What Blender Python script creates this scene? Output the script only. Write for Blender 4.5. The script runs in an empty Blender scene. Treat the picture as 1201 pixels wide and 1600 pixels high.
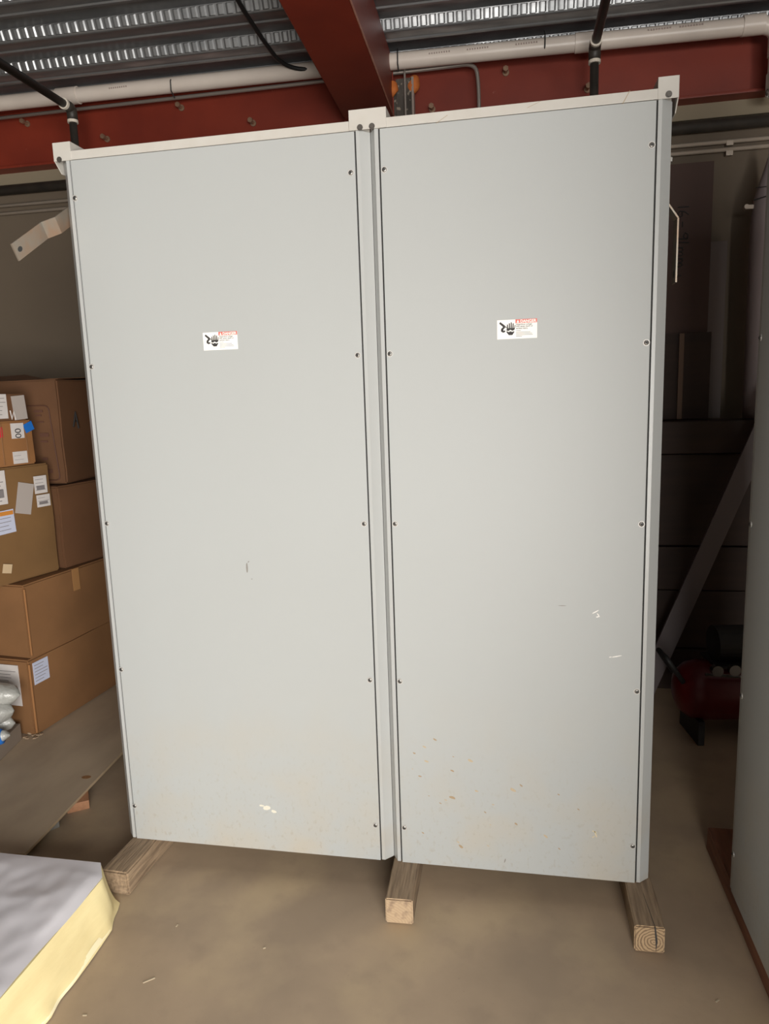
import bpy, bmesh, math, random
from mathutils import Vector, Matrix
class noise:
    """repeatable value noise, -1..1"""
    @staticmethod
    def h(i, j, k, c):
        n = (i*374761393 + j*668265263 + k*2147483647 + c*1274126177) & 0xffffffff
        n = ((n ^ (n >> 13))*1274126177) & 0xffffffff
        return ((n ^ (n >> 16)) & 0xffff)/32767.5 - 1
    @staticmethod
    def noise(p, c=0):
        I = [math.floor(q) for q in p]; F = [q-i for q, i in zip(p, I)]; F = [f*f*(3-2*f) for f in F]; t = 0
        for a in (0, 1):
            for b in (0, 1):
                for d in (0, 1):
                    t += noise.h(I[0]+a, I[1]+b, I[2]+d, c)*(F[0] if a else 1-F[0])*(F[1] if b else 1-F[1])*(F[2] if d else 1-F[2])
        return t
    @staticmethod
    def noise_vector(p): return Vector((noise.noise(p, 1), noise.noise(p, 2), noise.noise(p, 3)))
random.seed(7)
S = bpy.context.scene
COL = S.collection
R = math.radians

# ------------------------------------------------------------------ camera
cam_d = bpy.data.cameras.new('camera')
cam = bpy.data.objects.new('camera', cam_d); COL.objects.link(cam)
cam_d.sensor_fit = 'VERTICAL'; cam_d.sensor_height = 24.0
cam_d.lens = 24.0 * 1106.0 / 1600.0
cam_d.clip_start = 0.02
YAW, PITCH, ROLL = -0.1872, 0.1639, -0.0329
_cy, _sy, _cp, _sp = math.cos(YAW), math.sin(YAW), math.cos(PITCH), math.sin(PITCH)
_f = Vector((_sy*_cp, _cy*_cp, -_sp)); _r = Vector((_cy, -_sy, 0)); _u = _r.cross(_f)
_r2 = _r*math.cos(ROLL) + _u*math.sin(ROLL); _u2 = -_r*math.sin(ROLL) + _u*math.cos(ROLL)
M = Matrix((( _r2.x, _u2.x, -_f.x, 1.4018), (_r2.y, _u2.y, -_f.y, -2.209), (_r2.z, _u2.z, -_f.z, 1.7013), (0, 0, 0, 1)))
cam.matrix_world = M
S.camera = cam

# ------------------------------------------------------------------ world, daylight, exposure
W = bpy.data.worlds.new('world'); S.world = W; W.use_nodes = True
bg = W.node_tree.nodes['Background']
bg.inputs[0].default_value = (0.80, 0.90, 1.0, 1); bg.inputs[1].default_value = 1.0
def area(name, loc, target, sx, sy, power, color):
    l = bpy.data.lights.new(name, 'AREA'); l.shape = 'RECTANGLE'; l.size = sx; l.size_y = sy
    l.energy = power; l.color = color
    o = bpy.data.objects.new(name, l); COL.objects.link(o); o.location = loc
    o.rotation_euler = (Vector(target) - Vector(loc)).to_track_quat('-Z', 'Y').to_euler()
    return o
area('daylight_through_doorway', (2.75, -4.35, 1.40), (1.5, 0, 1.5), 2.7, 2.3, 335, (1.0, 0.965, 0.91))
area('sunlit_yard_bounce', (2.8, -4.3, 0.25), (0.6, 0.5, 2.6), 2.4, 0.45, 45, (1.0, 0.90, 0.78))
vs = S.view_settings
vs.view_transform = 'Standard'; vs.look = 'None'; vs.exposure = 0.18; vs.gamma = 1.0; vs.use_curve_mapping = False

# ------------------------------------------------------------------ helpers
def tag(o, label=None, cat=None, group=None, kind=None):
    if label: o['label'] = label
    if cat: o['category'] = cat
    if group: o['group'] = group
    if kind: o['kind'] = kind
    return o
def empty(name, loc=(0, 0, 0), rz=0):
    o = bpy.data.objects.new(name, None); COL.objects.link(o)
    o.location = loc; o.rotation_euler = (0, 0, rz); o.empty_display_size = 0.1
    return o
class MB:
    """collects shapes into one mesh"""
    def __init__(s): s.bm = bmesh.new()
    def box(s, a, b, bev=0.0, rot=None, mi=0, seg=2):
        x0, y0, z0 = a; x1, y1, z1 = b
        t = bmesh.new(); bmesh.ops.create_cube(t, size=1)
        for v in t.verts: v.co = Vector(((v.co.x+.5)*(x1-x0)+x0, (v.co.y+.5)*(y1-y0)+y0, (v.co.z+.5)*(z1-z0)+z0))
        if bev: bmesh.ops.bevel(t, geom=list(t.edges), offset=bev, segments=seg, affect='EDGES', profile=.7)
        s.merge(t, rot, mi); return s
    def merge(s, t, rot=None, mi=0):
        if rot is not None: t.transform(rot)
        for f in t.faces: f.material_index = mi
        me = bpy.data.meshes.new('t'); t.to_mesh(me); t.free(); s.bm.from_mesh(me); bpy.data.meshes.remove(me)
    def poly(s, pts, d, mi=0):
        """prism: closed polygon pts (3D) extruded along vector d"""
        n = len(pts); d = Vector(d)
        A = [s.bm.verts.new(p) for p in pts]; B = [s.bm.verts.new(Vector(p)+d) for p in pts]
        fs = [s.bm.faces.new(A), s.bm.faces.new(B[::-1])]
        for i in range(n): fs.append(s.bm.faces.new((A[i], B[i], B[(i+1) % n], A[(i+1) % n])))
        for f in fs: f.material_index = mi
        return s
    def cyl(s, p, q, r, n=20, r2=None, mi=0):
        p, q = Vector(p), Vector(q); t = bmesh.new()
        bmesh.ops.create_cone(t, cap_ends=True, segments=n, radius1=r, radius2=r if r2 is None else r2, depth=(q-p).length)
        m = Matrix.Translation((p+q)/2) @ (q-p).to_track_quat('Z', 'Y').to_matrix().to_4x4()
        s.merge(t, m, mi); return s
    def sphere(s, c, r, sc=(1, 1, 1), u=20, v=12, mi=0):
        t = bmesh.new(); bmesh.ops.create_uvsphere(t, u_segments=u, v_segments=v, radius=r)
        s.merge(t, Matrix.Translation(c) @ Matrix.Diagonal((*sc, 1)), mi); return s
    def tube(s, pts, r, n=12, fillet=0.0, mi=0):
        pts = [Vector(p) for p in pts]
        if fillet:
            o = [pts[0]]
            for i in range(1, len(pts)-1):
                a = (pts[i-1]-pts[i]); b = (pts[i+1]-pts[i]); fa = min(fillet, a.length*.45); fb = min(fillet, b.length*.45)
                A = pts[i]+a.normalized()*fa; B = pts[i]+b.normalized()*fb
                for k in range(7):
                    t = k/6; o.append(A*(1-t)**2 + pts[i]*2*t*(1-t) + B*t*t)
            o.append(pts[-1]); pts = o
        rings = []; up = None
        for i, p in enumerate(pts):
            d = (pts[min(i+1, len(pts)-1)] - pts[max(i-1, 0)]).normalized()
            if up is None: up = Vector((0, 0, 1)) if abs(d.z) < .9 else Vector((1, 0, 0))
            x = up.cross(d).normalized(); up = d.cross(x).normalized()
            rr = r[i] if isinstance(r, (list, tuple)) else r
            rings.append([s.bm.verts.new(p + (x*math.cos(2*math.pi*k/n)+up*math.sin(2*math.pi*k/n))*rr) for k in range(n)])
        for a, b in zip(rings, rings[1:]):
            for k in range(n):
                f = s.bm.faces.new((a[k], a[(k+1) % n], b[(k+1) % n], b[k])); f.material_index = mi
        for ring in (rings[0][::-1], rings[-1]):
            f = s.bm.faces.new(ring); f.material_index = mi
        return s
    def build(s, name, mat, parent=None, smooth=False, loc=None):
        bmesh.ops.recalc_face_normals(s.bm, faces=list(s.bm.faces))
        me = bpy.data.meshes.new(name); s.bm.to_mesh(me); s.bm.free()
        for m in (mat if isinstance(mat, (list, tuple)) else [mat]): me.materials.append(m)
        if smooth:
            for p in me.polygons: p.use_smooth = True
        o = bpy.data.objects.new(name, me); COL.objects.link(o)
        if parent: o.parent = parent
        if loc is not None: o.location = loc
        return o
def smooth_angle(o, ang=40):
    me = o.data
    for p in me.polygons: p.use_smooth = True
    me.set_sharp_from_angle(angle=R(ang))
    return o

# ------------------------------------------------------------------ materials
def mat(name, col, rough=.6, metal=0, var=None, vscale=8, vamt=.5, bump=0, bscale=60, stretch=(1, 1, 1), spec=.5, detail=6, lo=.35, hi=.65, rvar=0):
    m = bpy.data.materials.new(name); m.use_nodes = True; nt = m.node_tree; N = nt.nodes; L = nt.links
    b = N['Principled BSDF']; b.inputs['Roughness'].default_value = rough; b.inputs['Metallic'].default_value = metal
    b.inputs['Specular IOR Level'].default_value = spec
    b.inputs['Base Color'].default_value = (*col, 1)
    tc = N.new('ShaderNodeTexCoord'); mp = N.new('ShaderNodeMapping'); mp.inputs['Scale'].default_value = stretch
    L.new(tc.outputs['Object'], mp.inputs['Vector'])
    if var:
        nz = N.new('ShaderNodeTexNoise'); nz.inputs['Scale'].default_value = vscale; nz.inputs['Detail'].default_value = detail
        L.new(mp.outputs[0], nz.inputs['Vector'])
        mr = N.new('ShaderNodeMapRange'); mr.inputs[1].default_value = lo; mr.inputs[2].default_value = hi
        mr.inputs[4].default_value = vamt
        L.new(nz.outputs[0], mr.inputs[0])
        mx = N.new('ShaderNodeMix'); mx.data_type = 'RGBA'; mx.inputs[6].default_value = (*col, 1); mx.inputs[7].default_value = (*var, 1)
        L.new(mr.outputs[0], mx.inputs[0]); L.new(mx.outputs[2], b.inputs['Base Color'])
        if rvar:
            r2 = N.new('ShaderNodeMapRange'); r2.inputs[1].default_value = lo; r2.inputs[2].default_value = hi
            r2.inputs[3].default_value = rough; r2.inputs[4].default_value = rough+rvar
            L.new(nz.outputs[0], r2.inputs[0]); L.new(r2.outputs[0], b.inputs['Roughness'])
    if bump:
        n2 = N.new('ShaderNodeTexNoise'); n2.inputs['Scale'].default_value = bscale; n2.inputs['Detail'].default_value = 4
        L.new(mp.outputs[0], n2.inputs['Vector'])
        bp = N.new('ShaderNodeBump'); bp.inputs['Strength'].default_value = bump; bp.inputs['Distance'].default_value = .005
        L.new(n2.outputs[0], bp.inputs['Height']); L.new(bp.outputs[0], b.inputs['Normal'])
    return m
def add_layer(m, col, scale, lo, hi, amt=1.0, stretch=(1, 1, 1), detail=5, zfade=None):
    """mixes a further noise-shaped stain into the base colour; zfade=(z0,z1): stain thins out from z0 to z1 (object z)"""
    nt = m.node_tree; N = nt.nodes; L = nt.links; b = N['Principled BSDF']
    tc = N.new('ShaderNodeTexCoord'); mp = N.new('ShaderNodeMapping'); mp.inputs['Scale'].default_value = stretch
    L.new(tc.outputs['Object'], mp.inputs['Vector'])
    nz = N.new('ShaderNodeTexNoise'); nz.inputs['Scale'].default_value = scale; nz.inputs['Detail'].default_value = detail
    L.new(mp.outputs[0], nz.inputs['Vector'])
    mr = N.new('ShaderNodeMapRange'); mr.inputs[1].default_value = lo; mr.inputs[2].default_value = hi; mr.inputs[4].default_value = amt
    L.new(nz.outputs[0], mr.inputs[0]); fac = mr.outputs[0]
    if zfade:
        sp = N.new('ShaderNodeSeparateXYZ'); L.new(tc.outputs['Object'], sp.inputs[0])
        m2 = N.new('ShaderNodeMapRange'); m2.inputs[1].default_value = zfade[0]; m2.inputs[2].default_value = zfade[1]
        m2.inputs[3].default_value = 1; m2.inputs[4].default_value = 0
        L.new(sp.outputs[2], m2.inputs[0])
        mu = N.new('ShaderNodeMath'); mu.operation = 'MULTIPLY'; L.new(fac, mu.inputs[0]); L.new(m2.outputs[0], mu.inputs[1]); fac = mu.outputs[0]
    mx = N.new('ShaderNodeMix'); mx.data_type = 'RGBA'; mx.inputs[7].default_value = (*col, 1)
    if b.inputs['Base Color'].links:
        L.new(b.inputs['Base Color'].links[0].from_socket, mx.inputs[6])
    else: mx.inputs[6].default_value = b.inputs['Base Color'].default_value
    L.new(fac, mx.inputs[0]); L.new(mx.outputs[2], b.inputs['Base Color'])
    return m

M_concrete = mat('concrete_floor', (.46, .345, .235), .60, var=(.31, .235, .165), vscale=1.9, vamt=.85, bump=.12, bscale=25, detail=9)
add_layer(M_concrete, (.52, .40, .25), 2.6, .5, .70, .6)
add_layer(M_concrete, (.27, .205, .15), 9, .56, .75, .30, detail=10)
add_layer(M_concrete, (.20, .15, .11), 110, .69, .74, .4)
M_wall = mat('painted_block_wall', (.155, .12, .085), .8, var=(.13, .10, .072), vscale=1.4, vamt=.6, bump=.1, bscale=40)
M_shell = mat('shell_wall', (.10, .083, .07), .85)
M_red = mat('red_oxide_primer', (.235, .032, .015), .48, var=(.165, .022, .012), vscale=3, vamt=.7, bump=.05, bscale=30, detail=8)
add_layer(M_red, (.33, .14, .10), 30, .70, .76, .5)
M_deck = mat('galvanised_deck', (.42, .43, .44), .38, metal=.85, var=(.24, .25, .26), vscale=4, vamt=.8, stretch=(1, 3, 1), detail=7, rvar=.15)
M_grey = mat('grey_enamel', (.385, .402, .400), .52, bump=.02, bscale=250, var=(.375, .39, .385), vscale=1.2, vamt=.6)
add_layer(M_grey, (.42, .385, .32), 5, .42, .7, .75, zfade=(.1, .75), detail=10)
add_layer(M_grey, (.31, .27, .21), 45, .56, .72, .55, zfade=(.05, .60), detail=6, stretch=(1.6, 1, 1))
M_post = mat('grey_enamel_frame', (.41, .422, .418), .32)
add_layer(M_post, (.40, .36, .30), 7, .42, .7, .7, zfade=(.1, .6), detail=8)
M_rail = mat('cream_grey_enamel', (.50, .485, .45), .40, var=(.43, .40, .35), vscale=14, vamt=.35, detail=8)
M_seam = mat('black_gasket', (.02, .02, .02), .8)
M_screw = mat('zinc_screw', (.30, .29, .27), .42, metal=.9, var=(.18, .17, .155), vscale=90)
M_washer = mat('bright_washer', (.50, .49, .47), .5, metal=.3)
M_bolt = mat('dark_bolt', (.11, .10, .09), .5, metal=.6)
M_dark = mat('dark_recess', (.03, .03, .03), .6)
M_pvc = mat('white_pvc', (.72, .64, .57), .35, var=(.60, .52, .46), vscale=5, vamt=.4)
M_ink = mat('black_ink', (.03, .028, .028), .7)
M_black = mat('black_pipe', (.030, .026, .022), .5, var=(.065, .052, .04), vscale=14, vamt=.5)
M_teflon = mat('white_thread_tape', (.75, .68, .58), .6)
M_emt = mat('galvanised_conduit', (.42, .38, .34), .35, metal=.6)
M_dimc = mat('dull_conduit', (.46, .39, .32), .4, metal=.2)
M_bus = mat('tinned_copper_bar', (.31, .28, .235), .40, metal=.6, var=(.36, .23, .15), vscale=14, vamt=.8, stretch=(3, 1, 1))
M_col = mat('spattered_grey_column', (.11, .095, .08), .8, var=(.035, .028, .022), vscale=16, vamt=.9, bump=.6, bscale=40, stretch=(1, 1, .35))
add_layer(M_col, (.34, .28, .22), 38, .58, .66, .9)
M_orange = mat('orange_firestop_foam', (.60, .17, .03), .75, var=(.36, .09, .02), vscale=16, vamt=.8, bump=.5, bscale=30)
M_wood = mat('weathered_timber', (.34, .245, .155), .75, var=(.18, .125, .08), vscale=13, vamt=.95, bump=.5, bscale=30, stretch=(6, .5, 6), detail=8)
add_layer(M_wood, (.12, .08, .05), 12, .62, .70, .6, stretch=(4, .3, 4))
M_woodr = mat('reddish_timber', (.27, .115, .06), .7, var=(.17, .07, .04), vscale=7, vamt=.9, bump=.3, bscale=30, stretch=(6, .5, 6), detail=8)
M_ply = mat('dusty_plywood', (.52, .41, .29), .75, var=(.40, .31, .22), vscale=3.5, vamt=.8, bump=.06, bscale=30, stretch=(1.6, .8, 1), detail=9)
M_plyedge = mat('plywood_edge', (.52, .39, .25), .75, var=(.35, .25, .15), vscale=14, vamt=.6, stretch=(1, .2, 8))
M_foil = mat('vinyl_facing', (.74, .72, .76), .28, bump=.10, bscale=9, spec=.6)
M_yellow = mat('yellow_foam', (.80, .69, .38), .85, var=(.70, .58, .30), vscale=5, vamt=.8, bump=.7, bscale=16, stretch=(1, .5, 3))
M_yellow2 = mat('pale_torn_facing', (.86, .78, .52), .6)
def cardboard(n, c, k=.72): 
    return mat('cardboard_'+n, c, .78, var=tuple(x*k for x in c), vscale=3, vamt=.6, bump=.06, bscale=14, stretch=(1, 1, 1.4), detail=7)
M_cb1 = cardboard('tan', (.245, .118, .046)); M_cb2 = cardboard('ochre', (.205, .108, .038)); M_cb3 = cardboard('old_shaded', (.155, .070, .030))  # third card colour is darkened to carry the shade on the rear cartons
M_cb4 = cardboard('orange', (.32, .145, .05)); M_cb5 = cardboard('greybrown', (.30, .24, .19))
M_tape = mat('brown_tape', (.42, .22, .09), .25, spec=.7)
M_otape = mat('orange_tape', (.62, .25, .05), .25, spec=.7)
M_paper = mat('white_paper', (.66, .62, .60), .6, var=(.58, .54, .52), vscale=20)
M_paperg = mat('grey_paper', (.42, .37, .34), .6)
M_print = mat('grey_print', (.22, .20, .20), .7)
M_printb = mat('brown_print', (.12, .05, .03), .7)
M_redlab = mat('red_print', (.62, .03, .05), .5)
M_blue = mat('blue_tape', (.02, .16, .55), .4)
M_bluel = mat('pale_blue_paper', (.55, .58, .72), .5)
M_bubble = mat('bubble_wrap', (.40, .40, .375), .30, bump=1.0, bscale=45, spec=.8)
M_brownpanel = mat('brown_hardboard', (.060, .024, .014), .6, var=(.045, .020, .012), vscale=4)  # gap colours, down to the compressor red, darkened to carry the shade there
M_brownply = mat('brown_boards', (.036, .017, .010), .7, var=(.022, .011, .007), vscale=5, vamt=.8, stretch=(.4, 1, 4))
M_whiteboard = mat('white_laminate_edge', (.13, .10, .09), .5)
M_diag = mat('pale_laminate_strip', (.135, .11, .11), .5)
M_tankred = mat('compressor_red', (.10, .003, .005), .35)
M_rubber = mat('black_rubber', (.012, .012, .012), .6)
M_chrome = mat('steel_fitting', (.2, .2, .2), .25, metal=1)
M_labw = mat('label_white', (.86, .84, .80), .5); M_labr = mat('label_red', (.66, .14, .11), .5)
M_scratch = mat('bare_scratch', (.82, .80, .76), .5); M_fleck = mat('mud_fleck', (.34, .25, .15), .8); M_fleck2 = mat('dark_scuff', (.22, .21, .19), .7)

# end-grain rings for the cut ends of the timber blocks
def endgrain(n, c1, c2, off):
    m = bpy.data.materials.new(n); m.use_nodes = True; nt = m.node_tree; N = nt.nodes; L = nt.links; b = N['Principled BSDF']
    b.inputs['Roughness'].default_value = .8
    tc = N.new('ShaderNodeTexCoord'); mp = N.new('ShaderNodeMapping'); mp.inputs['Location'].default_value = off
    mp.inputs['Scale'].default_value = (1, 0.001, 1)
    L.new(tc.outputs['Object'], mp.inputs['Vector'])
    w = N.new('ShaderNodeTexWave'); w.wave_type = 'RINGS'; w.rings_direction = 'SPHERICAL'
    w.inputs['Scale'].default_value = 34; w.inputs['Distortion'].default_value = 5; w.inputs['Detail'].default_value = 3; w.inputs['Detail Scale'].default_value = 1.2
    L.new(mp.outputs[0], w.inputs['Vector'])
    cr = N.new('ShaderNodeValToRGB'); cr.color_ramp.elements[0].color = (*c2, 1); cr.color_ramp.elements[1].color = (*c1, 1)
    cr.color_ramp.elements[0].position = .15; cr.color_ramp.elements[1].position = .6
    L.new(w.outputs[0], cr.inputs[0]); L.new(cr.outputs[0], b.inputs['Base Color'])
    return m
M_end1 = endgrain('end_grain_ringed', (.40, .28, .16), (.20, .13, .075), (-.012, 0, -.036))
M_end2 = endgrain('end_grain_worn', (.43, .315, .20), (.38, .27, .17), (.06, 0, .04))
add_layer(M_end2, (.22, .15, .10), 28, .5, .62, .8)

# ------------------------------------------------------------------ building shell
def struct(o): o['kind'] = 'structure'; return o
struct(MB().box((-3.3, -9, -.12), (4.9, 2.3, 0)).build('floor', M_concrete))
struct(MB().box((-3.3, 2.12, 0), (4.9, 2.3, 3.50)).build('wall_back', M_wall))
struct(MB().box((-3.3, 2.095, 3.095), (4.9, 2.12, 3.20)).build('trim_1', mat('beige_band', (.27, .225, .155), .8)))
struct(MB().box((-3.45, -4.6, 0), (-3.3, 2.3, 3.60)).build('wall_left', M_shell))
struct(MB().box((4.9, -4.6, 0), (5.05, 2.3, 3.60)).build('wall_right', M_shell))
fw = MB(); fw.box((-3.3, -4.6, 0), (1.3, -4.4, 3.50)); fw.box((4.3, -4.6, 0), (4.9, -4.4, 3.50)); fw.box((1.3, -4.6, 3.0), (4.3, -4.4, 3.50))
struct(fw.build('wall_front', M_shell))

# metal deck ceiling, ribs along x, embossed webs
DZ = 3.523; DH = .052; P = .32; NB = 22
dk = MB(); bm = dk.bm
prof = []
y0 = 1.672 - (NB-2)*P
YB = [y0 + k*P + (.035 if k == NB-1 else 0) for k in range(NB)]
for yb in YB:
    prof += [(yb-.022, DZ+DH), (yb-.003, DZ+.007), (yb+.002, DZ+.002), (yb+.008, DZ), (yb+.016, DZ), (yb+.022, DZ+.006), (yb+.088, DZ+.006), (yb+.094, DZ), (yb+.11, DZ), (yb+.132, DZ+DH),
             (yb+.19, DZ+DH), (yb+.196, DZ+DH-.006), (yb+.216, DZ+DH-.006), (yb+.222, DZ+DH)]
X0, X1 = -3.5, 5.1
va = [bm.verts.new((X0, y, z)) for y, z in prof]; vb = [bm.verts.new((X1, y, z)) for y, z in prof]
for i in range(len(prof)-1): bm.faces.new((va[i], vb[i], vb[i+1], va[i+1]))
for k in range(NB-6, NB):            # embossed lugs on every web the eye reaches
    yb = YB[k]
    x = X0+.02
    a = Vector((0, -.022*.95, DH*.95)); c = Vector((0, -.022*.14, DH*.14)); up = a-c
    n = Vector((0, -.92, -.39))
    while x < X1-.05:
        w = .036; cols = []
        for t in (0, .10, .30, .78, 1):
            hgt = {0: 0, .10: .0042, .30: .0056, .78: .0052, 1: 0}[t]
            bx = Vector((x+w*t, yb, DZ))+c
            cols.append([bm.verts.new(bx), bm.verts.new(bx+up*.06+n*hgt), bm.verts.new(bx+up*.94+n*hgt), bm.verts.new(bx+up)])
        for p_, q_ in zip(cols, cols[1:]):
            for r_ in range(3):
                bm.faces.new((p_[r_], q_[r_], q_[r_+1], p_[r_+1]))
        x += .045
dk.box((X0, y0-.3, DZ+DH+.01), (X1, 2.5, DZ+DH+.1))
deck = dk.build('ceiling', M_deck); deck.rotation_euler.z = R(1.6)
struct(deck)

# ------------------------------------------------------------------ steelwork
wb = empty('wall_beam', (0, 2.06, 3.17))
tag(wb, 'red primed steel beam running along the top of the back wall', 'steel beam')
MB().box((-3.25, .0, .013), (4.85, .012, .335), .001).build('web', M_red, wb)
MB().box((-3.25, -.06, 0), (4.85, .055, .014), .003).build('bottom_flange', M_red, wb)
MB().box((-3.25, -.06, .335), (4.85, .055, .350), .003).build('top_flange', M_red, wb)
def stud():
    b = MB(); b.cyl((0, 0, 0), (0, -.055, 0), .0075, 12); b.cyl((0, -.046, 0), (0, -.062, 0), .015, 6); b.cyl((0, -.002, 0), (0, -.008, 0), .018, 12)
    return b
st0 = None
for i, (x, z) in enumerate([(-1.581, 3.434), (-1.051, 3.296), (-.553, 3.424), (-.112, 3.297), (1.348, 3.414), (.942, 3.268), (1.78, 3.285), (-2.05, 3.30)]):
    if st0 is None:
        o = st0 = stud().build('stud_bolt', mat('rusty_bolt', (.36, .24, .16), .5, metal=.5, var=(.2, .1, .06), vscale=60), wb)
    else: o = st0.copy(); COL.objects.link(o); o.parent = wb
    o.location = (x, 0, z-3.17)

mb = empty('roof_beam', (.6, 1.96, 3.215), R(1.6))
tag(mb, 'red primed steel beam crossing the ceiling towards the camera', 'steel beam')
b = MB(); b.box((-.135, -6.3, .0), (.135, 0, .308), .012, seg=3); o = smooth_angle(b.build('box_section', M_red, mb))
b = MB(); b.box((.1345, -6.3, -.001), (.139, -.01, .012), .001); b.build('edge_highlight', mat('primer_edge_highlight', (.45, .20, .14), .5, var=(.25, .06, .03), vscale=20), mb)  # lighter strip, a painted highlight along the beam's lower right crease
b = MB(); b.box((-.14, -.006, .002), (.14, .002, .305), .001); b.build('end_plate', M_red, mb)

cl = empty('steel_column', (.74, 2.01, 0))
tag(cl, 'spattered grey column against the back wall under the roof beam end', 'column')
b = MB(); b.box((-.13, -.045, 0), (-.01, .045, 3.405), .006); b.box((-.01, -.03, 0), (.012, .045, 3.40)); b.box((.012, -.045, 0), (.105, .045, 3.41), .006)
b.build('shaft', M_col, cl)
b = MB(); b.box((.10, -.052, 0), (.112, .0, 3.41), .001); b.build('edge_angle', mat('edge_steel', (.30, .24, .21), .5), cl)
ro = MB(); ro.cyl((.805, 1.953, 3.0), (.805, 1.953, 3.52), .006, 10); ro.cyl((.805, 1.953, 3.465), (.805, 1.953, 3.478), .012, 6)
tag(ro.build('threaded_rod', M_emt), 'thin steel rod hanging beside the orange foam at the column top', 'rod')
def blob(name, c, r, sc, seed):
    b = MB(); b.sphere(c, r, sc, 28, 18)
    for v in b.bm.verts:
        d = noise.noise_vector(v.co*22+Vector((seed, 0, 0))); v.co += d*r*.22
    return b.build(name, M_orange, None, True)
tag(blob('firestop_foam', (.712, 1.95, 3.355), .055, (1.15, .5, .9), 1), 'lump of orange foam tucked under the side of the roof beam', 'foam', 'orange foam at the column')
tag(blob('firestop_foam', (.842, 1.986, 3.375), .042, (.85, .6, 1.15), 5), 'round lump of orange foam right of the hanging rod', 'foam', 'orange foam at the column')

# ------------------------------------------------------------------ pipes
def pipe_thing(name, label, cat, loc=(0, 0, 0), group=None):
    return tag(empty(name, loc), label, cat, group)
pv = pipe_thing('drain_pipe', 'white plastic pipe along the ceiling edge turning down at the right', 'pipe', (0, 1.90, 3.47))
MB().tube([(-3.2, 0, .040), (-1.6, 0, .030), (0, 0, .010), (.8, 0, .0), (2.0, 0, -.024), (2.67, 0, -.036), (2.67, 0, -.36)], .041, 20, .09).build('run', M_pvc, pv, True)
for x in (-.52, .78, 1.545):
    b = MB(); b.tube([(x, .0, -.052), (x+.003, -.046, -.03), (x+.004, -.047, .02), (x, -.01, .055)], .0035, 8); b.build('strap', M_dark, pv)
for p_, q_ in (((-1.25, 0, .0256), (-1.12, 0, .024)), ((1.70, 0, -.017), (1.83, 0, -.019)), ((2.50, 0, -.030), (2.60, 0, -.031)), ((2.67, 0, -.10), (2.67, 0, -.18))):
    smooth_angle(MB().cyl(p_, q_, .0465, 24).build('coupling', M_pvc, pv))
fp = mat('faded_print', (.35, .28, .25), .6)
for x in (.95, 1.15, 1.4, 2.05, 2.2, -.9):
    b = MB(); zc = .010-.0125*x if x > .8 else .02
    for k in range(9): b.box((x+k*.013, -.0425, zc-.002), (x+k*.013+.007, -.036, zc+.006))
    b.box((x, -.040, zc-.0005), (x+.11, -.038, zc+.0005)); b.build('printed_marking', fp, pv)
# wrapped white duct standing beside the right-hand cabinet
wd = pipe_thing('white_duct', 'white plastic-wrapped pipe with a pointed top standing behind the right-hand cabinet', 'pipe', (2.66, 1.93, 0))
MB().tube([(.012, 0, 1.517), (.01, 0, 1.6), (.0, 0, 2.5), (.005, 0, 2.63), (.015, 0, 2.78), (.02, 0, 2.86)], [.07, .07, .068, .062, .028, .012], 20).build('wrap', mat('plastic_wrap', (.28, .235, .235), .4, bump=.5, bscale=8), wd, True)
b = MB(); b.tube([(-.066, -.03, 2.62), (0, -.075, 2.63), (.066, -.03, 2.64)], .003, 6); b.tube([(-.06, -.03, 2.68), (0, -.06, 2.675), (.06, -.03, 2.70)], .002, 6); b.build('black_tie', M_dark, wd)
b = MB(); b.box((-.10, -.01, 2.585), (-.055, .01, 2.605), .002); b.cyl((-.095, -.02, 2.595), (-.095, .02, 2.595), .012, 10); b.build('bracket_stub', M_dimc, wd)

def sprinkler(x, name_label, drop):
    s = pipe_thing('sprinkler_pipe', name_label, 'pipe', (x, 1.60, 3.30), 'black sprinkler pipes')
    MB().tube([(.02, -5.95, 0), (0, -.035, 0)], .021, 16).build('run', M_black, s, True)
    MB().tube([(0, -.06, 0), (0, 0, 0), (0, 0, -.06)], .028, 16, .04).build('elbow', M_black, s, True)
    MB().cyl((0, -.075, 0), (0, -.06, 0), .0285, 16).build('thread_tape', M_teflon, s); MB().cyl((0, 0, -.06), (0, 0, -.074), .0285, 16).build('thread_tape', M_teflon, s)
    MB().cyl((0, 0, -.05), (0, 0, -drop), .0205, 16).build('drop', M_black, s, True)
    b = MB(); b.cyl((0, 0, -drop), (0, 0, -drop-.04), .016, 12, .010); b.cyl((0, 0, -drop-.05), (0, 0, -drop-.054), .02, 14); b.cyl((0, 0, -drop-.054), (0, 0, -drop-.03), .004, 8); b.build('sprinkler_head', M_emt, s)
sprinkler(-.985, 'black pipe with white thread tape elbow above the left corner of the cabinets', .62)
sprinkler(1.770, 'black pipe and elbow dropping behind the top right corner of the cabinets', .62)

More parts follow.
